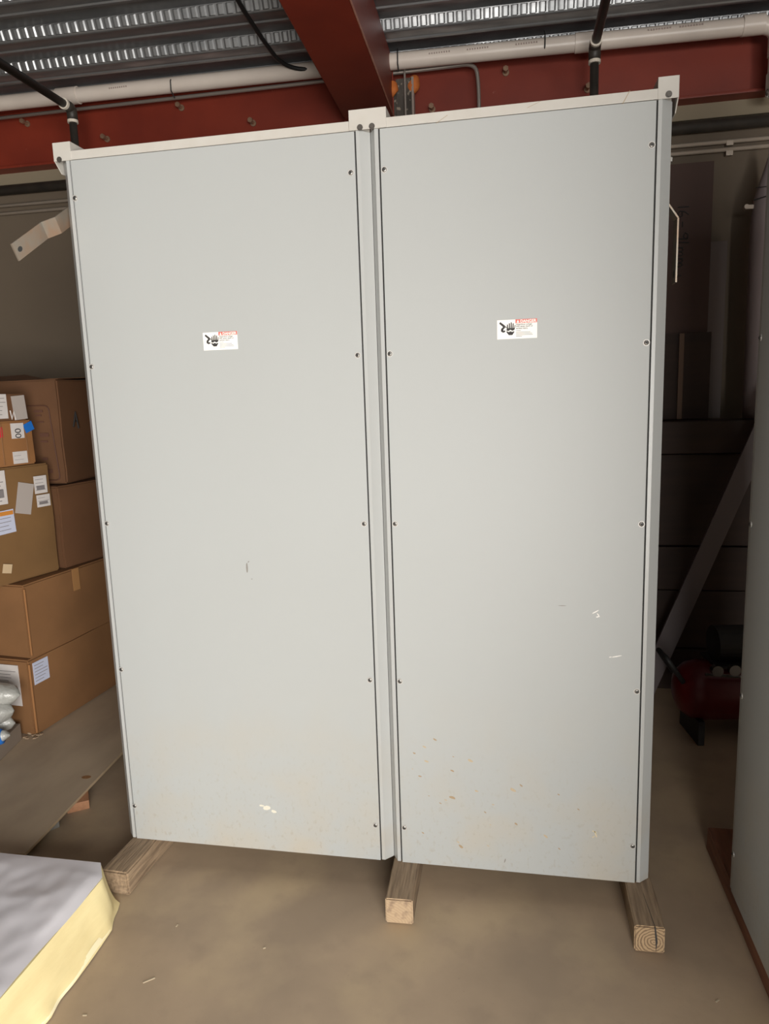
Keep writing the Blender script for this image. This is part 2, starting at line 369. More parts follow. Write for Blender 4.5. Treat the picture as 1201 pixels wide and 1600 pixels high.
tag(MB().tube([(-3.25, 2.085, 3.075), (4.85, 2.085, 3.045)], .030, 16).build('wall_pipe', M_black, None, True), 'thick black pipe running along the back wall just below the red beam', 'pipe')
for z, lab in ((2.985, 'upper of the two thin conduits along the back wall'), (2.935, 'lower of the two thin conduits along the back wall')):
    c = pipe_thing('wall_conduit', lab, 'conduit', (0, 2.10, z), 'thin conduits on the back wall')
    MB().tube([(-3.25, 0, 0), (4.85, 0, -.02 if z > 2.96 else -.005)], .011, 10).build('tube', M_dimc, c, True)
    for x in (2.50, 4.3): MB().box((x, -.012, -.035), (x+.035, .018, -.011), .002).build('clip', M_dimc, c)
tag(MB().tube([(-3.2, 1.975, 3.455), (.5, 1.975, 3.445), (1.03, 1.972, 3.443), (1.19, 1.96, 3.44), (1.205, 1.955, 3.33), (1.21, 1.955, 2.55)], .0105, 12, .09).build('bent_conduit', M_emt, None, True),
    'grey conduit above the wall beam bending down behind the right-hand door of the cabinets', 'conduit')
tag(MB().tube([(.30, -1.2, 3.49), (.185, .9, 3.497), (.155, 1.25, 3.49), (.15, 1.55, 3.485), (.155, 1.78, 3.48), (.24, 1.87, 3.47), (.48, 1.90, 3.47)], .011, 10, .12).build('ceiling_cable', M_rubber, None, True),
    'black cable running under the ceiling deck left of the roof beam', 'cable')

# ------------------------------------------------------------------ electrical cabinets
Z0, ZP, ZR, ZB = .09, 2.477, 2.504, 2.532
ROWS = [.221 + .535*k for k in range(5)]
def text_mesh(txt, size, mat_, parent, loc, name='lettering', rot=(R(90), 0, 0), bold=0):
    cu = bpy.data.curves.new('t', 'FONT'); cu.body = txt; cu.size = size; cu.extrude = .0001; cu.offset = bold
    to = bpy.data.objects.new('t', cu); COL.objects.link(to)
    dg = bpy.context.evaluated_depsgraph_get(); me = bpy.data.meshes.new_from_object(to.evaluated_get(dg))
    bpy.data.objects.remove(to); bpy.data.curves.remove(cu)
    me.materials.clear(); me.materials.append(mat_)
    o = bpy.data.objects.new(name, me); COL.objects.link(o); o.parent = parent; o.location = loc; o.rotation_euler = rot
    return o
def screw(name='panel_screw'):
    b = MB(); b.cyl((0, 0, 0), (0, -.0015, 0), .0098, 20, mi=2); b.sphere((0, -.0012, 0), .0072, (1, .40, 1), 18, 10)
    b.cyl((0, -.0030, 0), (0, -.0046, 0), .0038, 6, mi=1)
    return b
def label(parent, x, z):
    w, h = .117, .056
    lb = MB().box((0, -.0008, 0), (w, 0, h)).build('danger_label', M_labw, parent, loc=(x, -.0018, z))
    MB().box((w*.46, -.0012, h*.80), (w, -.0007, h*1.0)).build('red_header', M_labr, lb)
    b = MB(); b.poly([(w*.49, -.0014, h*.825), (w*.555, -.0014, h*.825), (w*.5225, -.0014, h*.975)], (0, .0004, 0)); b.build('alert_triangle', M_labw, lb)
    text_mesh('DANGER', .0115, M_labw, lb, (w*.58, -.0013, h*.828), bold=.0003)
    text_mesh('Hazardous voltage.', .0062, M_ink, lb, (w*.475, -.0010, h*.70), bold=.0001)
    text_mesh('Will cause death or', .0062, M_ink, lb, (w*.475, -.0010, h*.60), bold=.0001)
    text_mesh('serious injury.', .0062, M_ink, lb, (w*.475, -.0010, h*.50), bold=.0001)
    b = MB()
    for zz, ww in ((.40, .12), (.32, .36), (.25, .40), (.18, .42), (.11, .15)):
        b.box((w*.475, -.0011, h*zz), (w*(.475+ww), -.0007, h*(zz+.022)))
    b.build('small_print', M_print, lb)
    # hand and lightning arrow pictogram
    b = MB(); k = h
    def P2(pts): b.poly([(px*k, -.0012, pz*k) for px, pz in pts], (0, .0005, 0))
    P2([(.50, .34), (.62, .20), (.80, .20), (.90, .34), (.90, .40), (.80, .36), (.70, .40), (.60, .36), (.50, .42)])          # cuff
    P2([(.50, .44), (.60, .42), (.70, .48), (.80, .42), (.90, .46), (.90, .56), (.50, .56)])                              # palm
    for fx, top, lean in ((.53, .74, -.02), (.62, .80, -.01), (.71, .84, 0), (.80, .79, .01)): P2([(fx, .55), (fx+.065, .55), (fx+.06+lean, top), (fx+.03+lean, top+.03), (fx+.005+lean, top)])
    P2([(.90, .55), (.90, .48), (.93, .50), (.96, .70), (.92, .72)]); P2([(.50, .56), (.42, .64), (.45, .67), (.52, .62)])
    P2([(.11, .82), (.17, .90), (.42, .70), (.43, .60), (.34, .52), (.32, .47), (.36, .44), (.43, .46), (.43, .38), (.32, .34), (.20, .41), (.21, .54), (.31, .63), (.29, .66)])
    b.build('hand_pictogram', M_ink, lb)
    return lb
def bracket(parent, x0, x1, bolts, gx, gs, lip=None):
    br = MB(); br.box((x0, -.0045, ZP-.001), (x1, -.001, ZB), .0008)
    # return gusset going back with a sloping top
    br.poly([(gx, -.002, ZR+.001), (gx, -.002, ZB), (gx, .11, ZB), (gx, .15, ZR+.001)], (.003*gs, 0, 0))
    if lip is not None:
        s = 1 if lip > (x0+x1)/2 else -1
        br.poly([(lip, -.002, ZB), (lip, .10, ZB), (lip, .10, ZP-.03), (lip, .03, ZP-.03), (lip, -.002, ZP)], (-.003*s, 0, 0))
    o = br.build('corner_bracket', M_rail, parent)
    for bx, bz in bolts:
        b = MB(); b.cyl((bx, -.0045, bz), (bx, -.006, bz), .0088, 20); b.cyl((bx, -.006, bz), (bx, -.0085, bz), .0068, 6); b.build('bracket_bolt', M_bolt, o)
    return o
def section(root, xa, xb, sa, sb, la, lb_, depth=.90, cdx=.027, cdx2=.03):
    """xa/xb outer faces, sa/sb panel edges (seams), la/lb_ where post fronts end and chamfers start"""
    c = .027
    # body shell behind the door
    b = MB(); b.box((xa+.001, .03, Z0), (xb-.001, depth, ZP)); b.build('body', M_grey, root)
    b = MB(); b.poly([(la, 0, Z0), (xa, c, Z0), (xa, .08, Z0), (sa-.003, .08, Z0), (sa-.003, 0, Z0)], (0, 0, ZP-Z0)); b.build('frame_post', M_post, root)
    b = MB(); b.poly([(lb_, 0, Z0), (sb+.003, 0, Z0), (sb+.003, .08, Z0), (xb, .08, Z0), (xb, c, Z0)], (0, 0, ZP-Z0)); b.build('frame_post', M_post, root)
    b = MB(); b.box((sa-.003, .006, Z0+.002), (sb+.003, .03, ZP)); b.build('gasket', M_seam, root)
    b = MB(); b.box((sa+.002, -.0015, Z0-.002), (sb-.002, .012, ZP-.0015), .0012)
    pn = b.build('front_panel', M_grey, root)
    b = MB(); b.box((la, -.003, ZP), (lb_, .03, ZR), .0015); b.box((xa+.002, .03, ZP), (xb-.002, depth, ZR-.01)); b.build('top_rail', M_rail, root)
    return pn
def add_screws(pn, xs):
    o0 = None
    for x in xs:
        for z in ROWS:
            if o0 is None: o = o0 = smooth_angle(screw().build('panel_screw', [M_screw, M_dark, M_washer], pn))
            else: o = o0.copy(); COL.objects.link(o); o.parent = pn
            o.location = (x, -.0015, z); o.rotation_euler = (0, random.uniform(0, 1), 0)
def marks(parent, name, pts, m, lab=None):
    b = MB()
    for (x, z, L, w, a) in pts:
        d = Vector((math.cos(R(a)), 0, math.sin(R(a)))); n = Vector((-d.z, 0, d.x)); c = Vector((x, -.0019, z)); k = 8
        pts_ = []
        for i in range(k):
            t = 2*math.pi*i/k; rr = random.uniform(.75, 1.15)
            pts_.append(c + d*math.cos(t)*L/2*rr + n*math.sin(t)*w/2*rr)
        b.poly(pts_, (0, .0005, 0))
    return b.build(name, m, parent)

cabL = empty('switchgear_cabinet', (0, 0, 0))
tag(cabL, 'left-hand tall grey electrical cabinet, the wider of the joined pair', 'electrical cabinet', 'grey electrical cabinets')
pnL = section(cabL, -.045, .972, -.006, .931, -.020, .945)
add_screws(pnL, [0.0, .9152]); label(pnL, .406, 1.862)
bracket(cabL, -.060, .002, [(-.040, 2.4745+.006)], .002, -1, -.060)
marks(pnL, 'dent_mark', [(.504, 1.139, .042, .007, 92), (.511, 1.160, .008, .004, 40), (.519, 1.10, .006, .003, 0)], M_fleck2)
marks(pnL, 'paint_scuff', [(.52, .255, .035, .018, 10), (.545, .243, .02, .012, -20), (.50, .262, .02, .008, 0)], mat('scuffed_paint', (.63, .61, .52), .6))

cabR = empty('switchgear_cabinet', (0, 0, 0))
tag(cabR, 'right-hand tall grey electrical cabinet of the joined pair, mud flecks near its foot', 'electrical cabinet', 'grey electrical cabinets')
pnR = section(cabR, .9735, 1.828, 1.0045, 1.7835, .990, 1.797)
add_screws(pnR, [1.017, 1.7718]); label(pnR, 1.345, 1.854)
jb = empty('joining_bracket', (0, -.0032, 0)); tag(jb, 'two-bolt grey plate joining the tops of the paired cabinets', 'bracket')
bracket(jb, .916, 1.028, [(.949, 2.482), (.985, 2.482)], 1.028, -1)
bracket(cabR, 1.784, 1.8387, [(1.812, 2.486)], 1.784, 1, 1.8387)
marks(pnR, 'bare_scratch', [(1.643, 1.013, .024, .0035, 30), (1.650, 1.004, .012, .004, -50), (1.650, .997, .014, .004, 20), (1.708, .869, .032, .0035, 12), (1.690, .866, .010, .003, 10)], M_scratch)
fl = []
for px, py, s in ((240, 117, 6), (190, 146, 6), (142, 172, 5), (198, 206, 7), (322, 187, 3), (398, 203, 8), (316, 245, 6), (132, 237, 3), (165, 268, 5), (425, 328, 6), (315, 356, 10), (283, 367, 4), (257, 380, 4), (590, 323, 11), (625, 304, 5),
                  (500, 384, 4), (463, 416, 4), (487, 468, 3), (602, 463, 6), (735, 513, 8), (877, 400, 4), (338, 545, 5), (350, 563, 8), (475, 557, 4), (173, 508, 5), (940, 524, 5), (795, 563, 4), (1092, 327, 3), (205, 350, 3), (840, 460, 3), (790, 340, 4)):
    fl.append((1.006+(px-70)*.000735, .645-(py+(px*.0))*.00088+ (px/1100)*.055, s*.0024, s*.0010, -25+random.uniform(-15, 15)))
marks(pnR, 'mud_flecks', fl[::2], M_fleck); marks(pnR, 'scuff_marks', fl[1::2][:12], mat('tan_scuff', (.44, .36, .25), .8))
marks(pnR, 'straw_scrap', [(1.655, .253, .030, .0045, -70), (1.650, .262, .018, .005, -20), (1.648, .243, .012, .003, 40)], mat('straw', (.62, .52, .32), .7))
marks(pnR, 'dark_scuff', [(1.36, .128, .016, .004, 75), (1.54, 1.03, .03, .002, 0)], M_fleck2)
b = MB()
for px, pz, a in ((1.70, 2.49, 60), (1.19, 2.483, 30), (1.45, 2.496, 20), (1.13, 2.478, 0)):
    d = Vector((math.cos(R(a)), 0, math.sin(R(a))))*.02
    b.poly([Vector((px, -.0036, pz))-d, Vector((px, -.0036, pz))+d, Vector((px+.002, -.0036, pz))+d*.9, Vector((px+.002, -.0036, pz))-d*.9], (0, .0004, 0))
b.build('rail_scratches', M_fleck, cabR)

cabS = empty('switchgear_cabinet', (2.08, 0, 0), R(-90))
tag(cabS, 'grey electrical cabinet at the right edge, standing side-on to the joined pair', 'electrical cabinet', 'grey electrical cabinets')
pnS = section(cabS, -.045, .972, -.006, .931, -.020, .945)
add_screws(pnS, [0.0, .9152]); bracket(cabS, -.060, .002, [(-.040, 2.48)], .002, -1, -.060)
cabT = empty('switchgear_cabinet', (2.08, 0, 0), R(-90))  # out of view, added to block light coming from the right
tag(cabT, 'unseen grey electrical cabinet added beside the camera to block light, next to the one at the right edge', 'electrical cabinet', 'grey electrical cabinets')
section(cabT, .9735, 1.99, 1.012, 1.949, .998, 1.963)

# ---- tinned copper links bolted to the cabinet sides
def bus_link(name, label_, loc, rx, rz=0, side=1):
    """strip in the local y-z plane hanging down -z from its bolt, stepping out to local x*side"""
    e = empty(name, loc); e.rotation_mode = 'XYZ'; e.rotation_euler = (rx, 0, rz)
    tag(e, label_, 'metal strap', 'copper links on the cabinet sides')
    s = side; t = .0045; w = .026
    path = [(0, .02), (0, -.125), (.028, -.165), (.028, -.345)]
    b = MB()
    outer = [(x*s, z) for x, z in path]
    def seg(a, c, mi=0):
        (x0, z0), (x1, z1) = a, c
        d = Vector((x1-x0, 0, z1-z0)).normalized(); n = Vector((d.z, 0, -d.x))*t/2
        p = [Vector((x0, 0, z0))-n, Vector((x0, 0, z0))+n, Vector((x1, 0, z1))+n, Vector((x1, 0, z1))-n]
        b.poly([q+Vector((0, -w, 0)) for q in p], (0, 2*w, 0))
    for a, c in zip(outer, outer[1:]): seg(a, c)
    o = b.build('strap_bar', M_bus, e)
    bb = MB(); bb.cyl((-.004*s, 0, 0), (.010*s, 0, 0), .011, 6); bb.cyl((.002*s, 0, 0), (.004*s, 0, 0), .016, 18); bb.build('pivot_bolt', M_screw, e)
    h = MB()
    for sg in (1, -1):
        x = .028*s + sg*(t/2+.0003)
        pts = [(x, math.cos(k*math.pi/8)*.0075, -.318+math.sin(k*math.pi/8)*.012) for k in range(16)]
        h.poly(pts, (-.0006*sg, 0, 0))
    h.build('slot_hole', M_dark, e)
    return e
bus_link('bus_link', 'tinned copper link swung out from the upper left side of the cabinets', (-.051, .075, 2.342), R(-58), 0, -1)
bus_link('bus_link', 'copper link hanging down the upper right side of the joined cabinets', (1.835, .10, 2.345), 0, 0, 1)
bus_link('bus_link', 'copper link hanging on the cabinet at the right edge', (2.18, .052, 2.345), 0, R(90), 1)

# ------------------------------------------------------------------ timbers under the cabinets
def timber(name, label_, a, b_, mats, bev=.004, loc=(0, 0, 0), rz=0, wob=.0012, group='timber blocks under the cabinets'):
    m = MB(); t = bmesh.new(); bmesh.ops.create_cube(t, size=1)
    for v in t.verts: v.co = Vector(((v.co.x+.5)*(b_[0]-a[0])+a[0], (v.co.y+.5)*(b_[1]-a[1])+a[1], (v.co.z+.5)*(b_[2]-a[2])+a[2]))
    es = [e for e in t.edges]
    bmesh.ops.bevel(t, geom=es, offset=bev, segments=2, affect='EDGES')
    long = [e for e in t.edges if abs(e.verts[0].co.y-e.verts[1].co.y) > .1]
    bmesh.ops.subdivide_edges(t, edges=long, cuts=22)
    for v in t.verts:
        nz = noise.noise_vector(v.co*9+Vector((loc[0]*7, 0, 0))); v.co.x += nz.x*wob*2.2
        if v.co.z > .5*(a[2]+b_[2]): v.co.z += -abs(nz.z)*wob*.6
    m.merge(t)
    m.bm.faces.ensure_lookup_table()
    for f in m.bm.faces:
        f.normal_update(); f.material_index = 1 if f.normal.y < -.8 else 0
    o = m.build(name, mats, None, False, loc); o.rotation_euler.z = rz
    return tag(o, label_, 'wood block', group)
t1 = timber('timber_block', 'square timber block with end grain rings under the right corner of the cabinets', (-.0445, 0, 0), (.0445, .95, .0885), [M_wood, M_end1], loc=(1.796, -.197, 0), rz=R(.5))
t2 = timber('timber_block', 'square timber block under the joint between the two cabinets', (-.0445, 0, 0), (.0445, .95, .0885), [M_wood, M_end2], loc=(1.025, -.188, 0), rz=R(1.6))
t3 = timber('timber_block', 'rough splintered timber block under the left corner of the cabinets', (-.055, 0, 0), (.045, .95, .0885), [M_wood, M_wood], loc=(.020, -.190, 0), rz=R(-2.5), wob=.003, bev=.006)
timber('timber_block', 'long reddish timber runner under the cabinet at the right edge', (-.0445, 0, 0), (.0445, 2.45, .0885), [M_woodr, M_end2], loc=(2.135, -2.10, 0), rz=R(0))
b = MB()
b.poly([(1.808, -.1985, .088), (1.812, -.1985, .088), (1.818, -.1985, .045), (1.815, -.1985, .005), (1.812, -.1985, .045)], (0, .002, 0))
b.poly([(1.809, -.199, .0890), (1.811, -.199, .0890), (1.800, -.05, .0890), (1.799, -.05, .0890)], (0, 0, .0003))
cr = b.build('drying_crack', M_dark); cr.parent = t1; cr.matrix_parent_inverse = (Matrix.Translation(t1.location) @ Matrix.Rotation(R(.5), 4, 'Z')).inverted()

# ------------------------------------------------------------------ plywood sheet on its bearers
ply = MB(); ply.box((-1.95, -.095, .038), (0, 1.98, .050), .001)
for f in ply.bm.faces: f.normal_update(); f.material_index = 1 if abs(f.normal.z) < .5 else 0
po = ply.build('plywood_sheet', [M_ply, M_plyedge], None, loc=(-.418, .0, 0)); po.rotation_euler.z = R(3.8)
tag(po, 'dusty plywood sheet lying on wood offcuts under the carton stack', 'plywood')
kn = MB(); kn.poly([(-.055+.022*math.cos(k*.5236), .44+.014*math.sin(k*.5236), .0501) for k in range(12)], (0, 0, .0005)); kn.build('knot', mat('wood_knot', (.34, .17, .07), .6, var=(.14, .07, .03), vscale=90), po)
def offcut(loc, rz, size, m, lab):
    x, y, z = size
    o = MB().box((-x/2, -y/2, 0), (x/2, y/2, z), .003).build('wood_offcut', m, None, loc=loc); o.rotation_euler.z = rz
    return tag(o, lab, 'wood block', 'offcuts under the plywood')
offcut((-.475, .325, 0), R(-55), (.16, .088, .038), mat('fresh_offcut', (.46, .23, .12), .7, var=(.30, .14, .07), vscale=12, stretch=(.5, 5, 5)), 'short orange-brown offcut poking out from under the plywood edge')
offcut((-.50, .155, 0), R(-38), (.11, .06, .037), M_fleck2, 'small dark grey block under the plywood edge, nearest the insulation')
offcut((-1.5, .3, 0), 0, (.09, .6, .038), M_wood, 'bearer hidden under the far left of the plywood')
offcut((-1.2, 1.5, 0), 0, (1.2, .09, .038), M_wood, 'bearer under the back of the plywood')

# ------------------------------------------------------------------ cartons
def carton(label_, corner, yaw, w, d, h, m, sag=.0, taped=True, name='cardboard_box', group='cartons stacked on the plywood'):
    """corner = near right bottom corner, box runs to -x (w) and +y (d) before turning by -yaw"""
    e = empty(name, corner, R(-yaw)); tag(e, label_, 'cardboard box', group)
    b = MB(); t = bmesh.new(); bmesh.ops.create_cube(t, size=1)
    for v in t.verts: v.co = Vector(((v.co.x-.5)*w, (v.co.y+.5)*d, (v.co.z+.5)*h))
    bmesh.ops.bevel(t, geom=list(t.edges), offset=.008, segments=2, affect='EDGES')
    bmesh.ops.subdivide_edges(t, edges=[x for x in t.edges if x.calc_length() > .1], cuts=7, use_grid_fill=True)
    for v in t.verts:
        u = Vector((v.co.x/w+.5, v.co.y/d-.5, v.co.z/h-.5)); k = max(0, 1-4*u.y*u.y)*max(0, 1-4*u.z*u.z)
        if v.co.x > -.02: v.co.x += sag*k
        nz = noise.noise_vector(v.co*5+Vector(corner)*3)
        if v.co.z > .02: v.co += Vector((nz.x, nz.y, 0))*.005
    b.merge(t)
    body = b.build('body', m, e, False); smooth_angle(body, 50)
    if taped:
        b = MB(); b.box((-w/2-.03, -.0015, h-.09), (-w/2+.03, .001, h+.001)); b.box((-w/2-.03, -.001, h-.001), (-w/2+.03, d*.99, h+.0012))
        b.build('packing_tape', M_tape, e)
    return e
def side_label(e, y0_, z0_, w, h, m, tilt=0, lines=0, name='paper_label', x=.008, extra=None):
    """label on the right-hand side of a carton (local x=0 face); y runs away from the camera"""
    r = Matrix.Translation((x, y0_+w/2, z0_+h/2)) @ Matrix.Rotation(R(tilt), 4, 'X')
    o = MB().box((-.001, -w/2, -h/2), (.001, w/2, h/2), rot=r).build(name, m, e)
    if lines:
        b = MB()
        for i in range(lines):
            zz = h/2 - h*(i+1)/(lines+1); ww = w*random.uniform(.45, .85)
            b.box((.0008, -w*.42, zz-h*.012), (.0016, -w*.42+ww, zz+h*.012), rot=r)
        if extra: b.box((.0008, -w*.35, -h*.30), (.0016, w*.3, -h*.05), rot=r)
        b.build('print', M_print, o)
    return o
A = carton('large brown carton on the plywood, lowest of the stack, with a pale blue sticker', (-.997, .767, .0508), 5, .62, .86, .401, M_cb1)
side_label(A, .025, .262, .105, .115, M_bluel, 0, 6, 'shipping_sticker', x=.004)
b = MB(); b.box((-.26, -.010, .16), (-.055, -.007, .375)); sh = b.build('document_sheet', M_paper, A)
b = MB()
for i in range(9): b.box((-.25, -.0112, .34-i*.017), (-.09+random.uniform(-.03, .02), -.0098, .3425-i*.017))
b.build('print', M_print, sh)
b = MB(); b.tube([(0.004, .002, .02), (.005, .001, .38)], .006, 8); b.build('crushed_edge', M_cb4, A)
b = MB()
for i in range(14): 
    p = Vector((random.uniform(-.05, .03), random.uniform(-.045, .01), random.uniform(.001, .012))); b.box(p, p+Vector((random.uniform(.008, .02), random.uniform(.006, .015), .004)), rot=None)
tag(b.build('torn_card_scrap', mat('torn_card', (.45, .33, .22), .8), None, loc=(-1.0, .765, .050)), 'torn scrap of card on the plywood at the foot of the lowest carton', 'scrap')
Bx = carton('brown carton second from the bottom of the stack', (-.990, .787, .4535), 7, .62, .86, .378, M_cb1)
side_label(Bx, .33, .26, .05, .12, M_tape, 0, 0, 'tape_patch', x=.007)
b = MB(); b.tube([(0.004, .002, .02), (.005, .001, .36)], .005, 8); b.build('worn_edge', M_cb4, Bx)
Cx = carton('tall ochre carton covered in shipping papers, third from the bottom', (-1.09, .735, .834), 14, .30, .375, .575, M_cb2, .006, True)
side_label(Cx, .02, .40, .085, .165, M_paper, 0, 8, 'shipping_label', extra=1, x=.012)
side_label(Cx, .03, .255, .10, .115, M_bluel, 2, 5, 'document_pouch', x=.012)
b = MB(); b.box((.0135, .035, .345), (.0145, .125, .365)); b.build('orange_band', M_otape, Cx)
side_label(Cx, .155, .335, .09, .155, M_paperg, -14, 0, 'blank_note', x=.012)
side_label(Cx, .265, .425, .075, .09, M_paper, 0, 4, 'barcode_label', extra=1, x=.011)
side_label(Cx, .27, .355, .08, .062, M_paper, 0, 3, 'barcode_label', extra=1, x=.011)
side_label(Cx, .035, .06, .05, .045, mat('torn_tape', (.60, .45, .28), .6), -15, 0, 'torn_tape', x=.010)
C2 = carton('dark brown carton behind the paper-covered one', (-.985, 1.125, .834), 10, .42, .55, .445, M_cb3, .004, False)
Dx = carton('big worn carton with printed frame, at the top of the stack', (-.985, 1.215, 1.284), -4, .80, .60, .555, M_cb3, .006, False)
b = MB()
def fr(pts, r=.003): b.tube([(x, -.011, z) for x, z in pts], r, 6, .03)
fr([(-.60, .42), (-.055, .42), (-.03, .02), (-.50, .02)])
for x, z, w, h in ((-.14, .385, .05, .012), (-.135, .365, .035, .008), (-.13, .33, .04, .007), (-.12, .255, .05, .02), (-.12, .225, .04, .01), (-.12, .13, .03, .014), (-.14, .06, .07, .018)):
    b.box((x, -.0095, z), (x+w, -.008, z+h))
b.build('printed_frame', M_printb, Dx)
b = MB(); b.tube([(.012, .10, .30), (.013, .13, .38), (.012, .15, .29)], .004, 6); b.tube([(.012, .11, .33), (.012, .15, .33)], .003, 6); b.build('marker_letter', M_ink, Dx)
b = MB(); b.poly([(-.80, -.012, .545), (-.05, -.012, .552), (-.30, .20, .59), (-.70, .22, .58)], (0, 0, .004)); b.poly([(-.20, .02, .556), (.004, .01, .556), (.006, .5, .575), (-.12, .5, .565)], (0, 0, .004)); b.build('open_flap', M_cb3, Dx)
Ex = carton('small carton with orange tape and a red sticker, on the paper-covered one', (-1.075, .80, 1.412), 11, .30, .25, .222, M_cb4, .003, False)
b = MB(); b.box((-.20, -.0095, .01), (-.005, -.0065, .215)); ot = b.build('orange_tape', M_otape, Ex)
b = MB(); b.box((-.19, -.0108, .165), (-.01, -.009, .205)); b.build('red_sticker', M_redlab, Ex)
side_label(Ex, .015, .145, .045, .05, M_redlab, 0, 0, 'red_sticker', x=.008)
lb2 = side_label(Ex, .11, .135, .075, .075, M_paper, 0, 0, 'printed_label', x=.008)
tm = text_mesh('00', .05, M_ink, lb2, (.0098, .165, .135), rot=(R(90), R(-90), R(90)))
side_label(Ex, .19, .165, .055, .045, M_blue, 20, 0, 'blue_tape', x=.007)
side_label(Ex, .105, .01, .085, .06, M_paper, 0, 2, 'torn_label', x=.007)
b = MB(); b.tube([(.007, .052, .01), (.008, .052, .215)], .003, 6); b.tube([(.006, .20, .01), (.007, .195, .15)], .0025, 6); b.build('flap_edge', M_cb1, Ex)
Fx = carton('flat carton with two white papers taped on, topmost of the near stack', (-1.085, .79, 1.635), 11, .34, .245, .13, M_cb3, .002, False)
side_label(Fx, .035, .012, .088, .118, M_paper, 0, 5, 'white_paper', x=.007)
side_label(Fx, .155, .004, .078, .118, M_paperg, 4, 0, 'grey_paper', x=.007)
b = MB(); b.tube([(.010, .135, .05), (.011, .14, .008), (.011, .155, .045), (.011, .162, .004)], .003, 6); b.build('white_scribble', M_paper, Fx)

pk = empty('flat_pack', (-1.0, .50, .0505), R(12)); tag(pk, 'long flat grey-brown carton lying on the plywood by the insulation sheet', 'cardboard box')
MB().box((-.5, -.62, 0), (0, .235, .085), .006).build('body', M_cb5, pk)
bw = MB()
for p_, q_, r_ in (((-.26, -.03, .055), (.09, .035, .075), .062), ((-.26, -.07, -.02), (.075, -.01, .0), .064), ((-.26, -.05, -.085), (.05, .03, -.08), .055)):
    p_, q_ = Vector(p_), Vector(q_); n_ = 16; P_ = []; R_ = []
    for k in range(n_+1):
        t = k/n_; P_.append(p_.lerp(q_, t)); R_.append(r_*(math.sin(math.pi*min(1, (1-t)*5+.04)/2) if t > .8 else 1)*(1+.10*math.sin(k*1.7)))
    bw.tube(P_, R_, 28)
for v in bw.bm.verts:
    v.co += noise.noise_vector(v.co*9)*.022+noise.noise_vector(v.co*30)*.007; v.co.z = max(v.co.z, -.146)
bg_ = empty('bubble_wrap_bundle', (-1.03, .57, .283)); tag(bg_, 'clear bubble wrap bundle with blue tape in front of the lowest carton', 'packaging')
bw.build('wrap', M_bubble, bg_, True)
b = MB(); b.tube([(.03, -.104, -.095), (.06, -.096, -.090), (.085, -.088, -.086)], [.040, .040, .034], 16); b.build('blue_tape', M_blue, bg_, True)
b = MB(); b.tube([(-.26, -.13, -.115), (-.03, -.113, -.105), (.05, -.092, -.094), (.09, -.08, -.088), (.115, -.07, -.082)], [.03, .032, .031, .024, .008], 20)
for v in b.bm.verts: v.co += noise.noise_vector(v.co*28)*.008; v.co.z = max(v.co.z, -.146)
b.build('rolled_edge', M_bubble, bg_, True)

# ------------------------------------------------------------------ yellow insulation slab in the foreground
ins = empty('insulation_board', (0, 0, 0)); tag(ins, 'thick yellow foam insulation board with a pale vinyl face on the floor, lower left', 'insulation')
XL, YF, YN, T = -1.25, -.232, -1.45, .150
def edge_x(y, z):
    """right-hand side surface of the foam: bulges and tears out towards the floor"""
    k = 1 - z/T
    e = .047 - .03*max(0, (-y-.5))*.3
    n = noise.noise(Vector((y*6, z*5, 3.1)))
    fade = min(1, max(0, (-.232-y)/.12))
    return e + k*(.012+.050*fade) + .006*n*(.4+k) + (.012*noise.noise(Vector((y*16, 8, z*12)))*k*k)
b = MB(); bm = b.bm; ny, nzv = 70, 12
grid = []
for i in range(ny+1):
    y = YF+(YN-YF)*i/ny; row = []
    for j in range(nzv+1):
        z = .004+(T-.008)*j/nzv
        x = edge_x(y, z)
        x -= .05*max(0, 1-(YF-y)/.07)*(j/nzv)**.5
        row.append(bm.verts.new((x, y, z)))
    grid.append(row)
for i in range(ny):
    for j in range(nzv): bm.faces.new((grid[i][j], grid[i+1][j], grid[i+1][j+1], grid[i][j+1]))
lft = [[bm.verts.new((XL, YF, z)) for z in (.004, T-.004)], [bm.verts.new((XL, YN, z)) for z in (.004, T-.004)]]
bm.faces.new([lft[0][0]] + grid[0] + [lft[0][1]])
bm.faces.new([lft[1][0], lft[1][1]] + grid[-1][::-1])
bm.faces.new([lft[0][0], lft[0][1], lft[1][1], lft[1][0]])
bm.faces.new([lft[0][1]] + [g[-1] for g in grid] + [lft[1][1]])
bm.faces.new([lft[0][0]] + [g[0] for g in grid] + [lft[1][0]])
b.build('foam_core', M_yellow, ins, True)
smooth_angle(ins.children[0], 50)
# facing: wrinkled vinyl sheet
b = MB(); bm = b.bm; nx, ny = 110, 90; G = []
for i in range(nx+1):
    r = []
    for j in range(ny+1):
        u, v = i/nx, j/ny; y = YF+.001+(YN-YF)*v
        xr = .047 - .03*max(0, (-y-.5))*.3 + .003*noise.noise(Vector((y*14, 0, 0)))
        xr -= .05*max(0, 1-(YF-y)/.07)-.002
        x = XL+(xr-XL)*u
        z = T + .004 + .010*noise.noise(Vector((x*3.2, y*4.5, .3)))
        z += .007*(1-abs(noise.noise(Vector((x*5+y*3, y*9-x*2, 1.7))))*2.2)*.6
        z += .003*noise.noise(Vector((x*22, y*18, 2)))
        ed = min(1, (1-u)/.03, v/.05 if v < .5 else 1); z = T + (z-T)*max(ed, 0) + .0005
        z = max(z, T+.0003)
        r.append(bm.verts.new((x, y, z)))
    G.append(r)
for i in range(nx):
    for j in range(ny): bm.faces.new((G[i][j], G[i+1][j], G[i+1][j+1], G[i][j+1]))
b.build('vinyl_face', M_foil, ins, True)
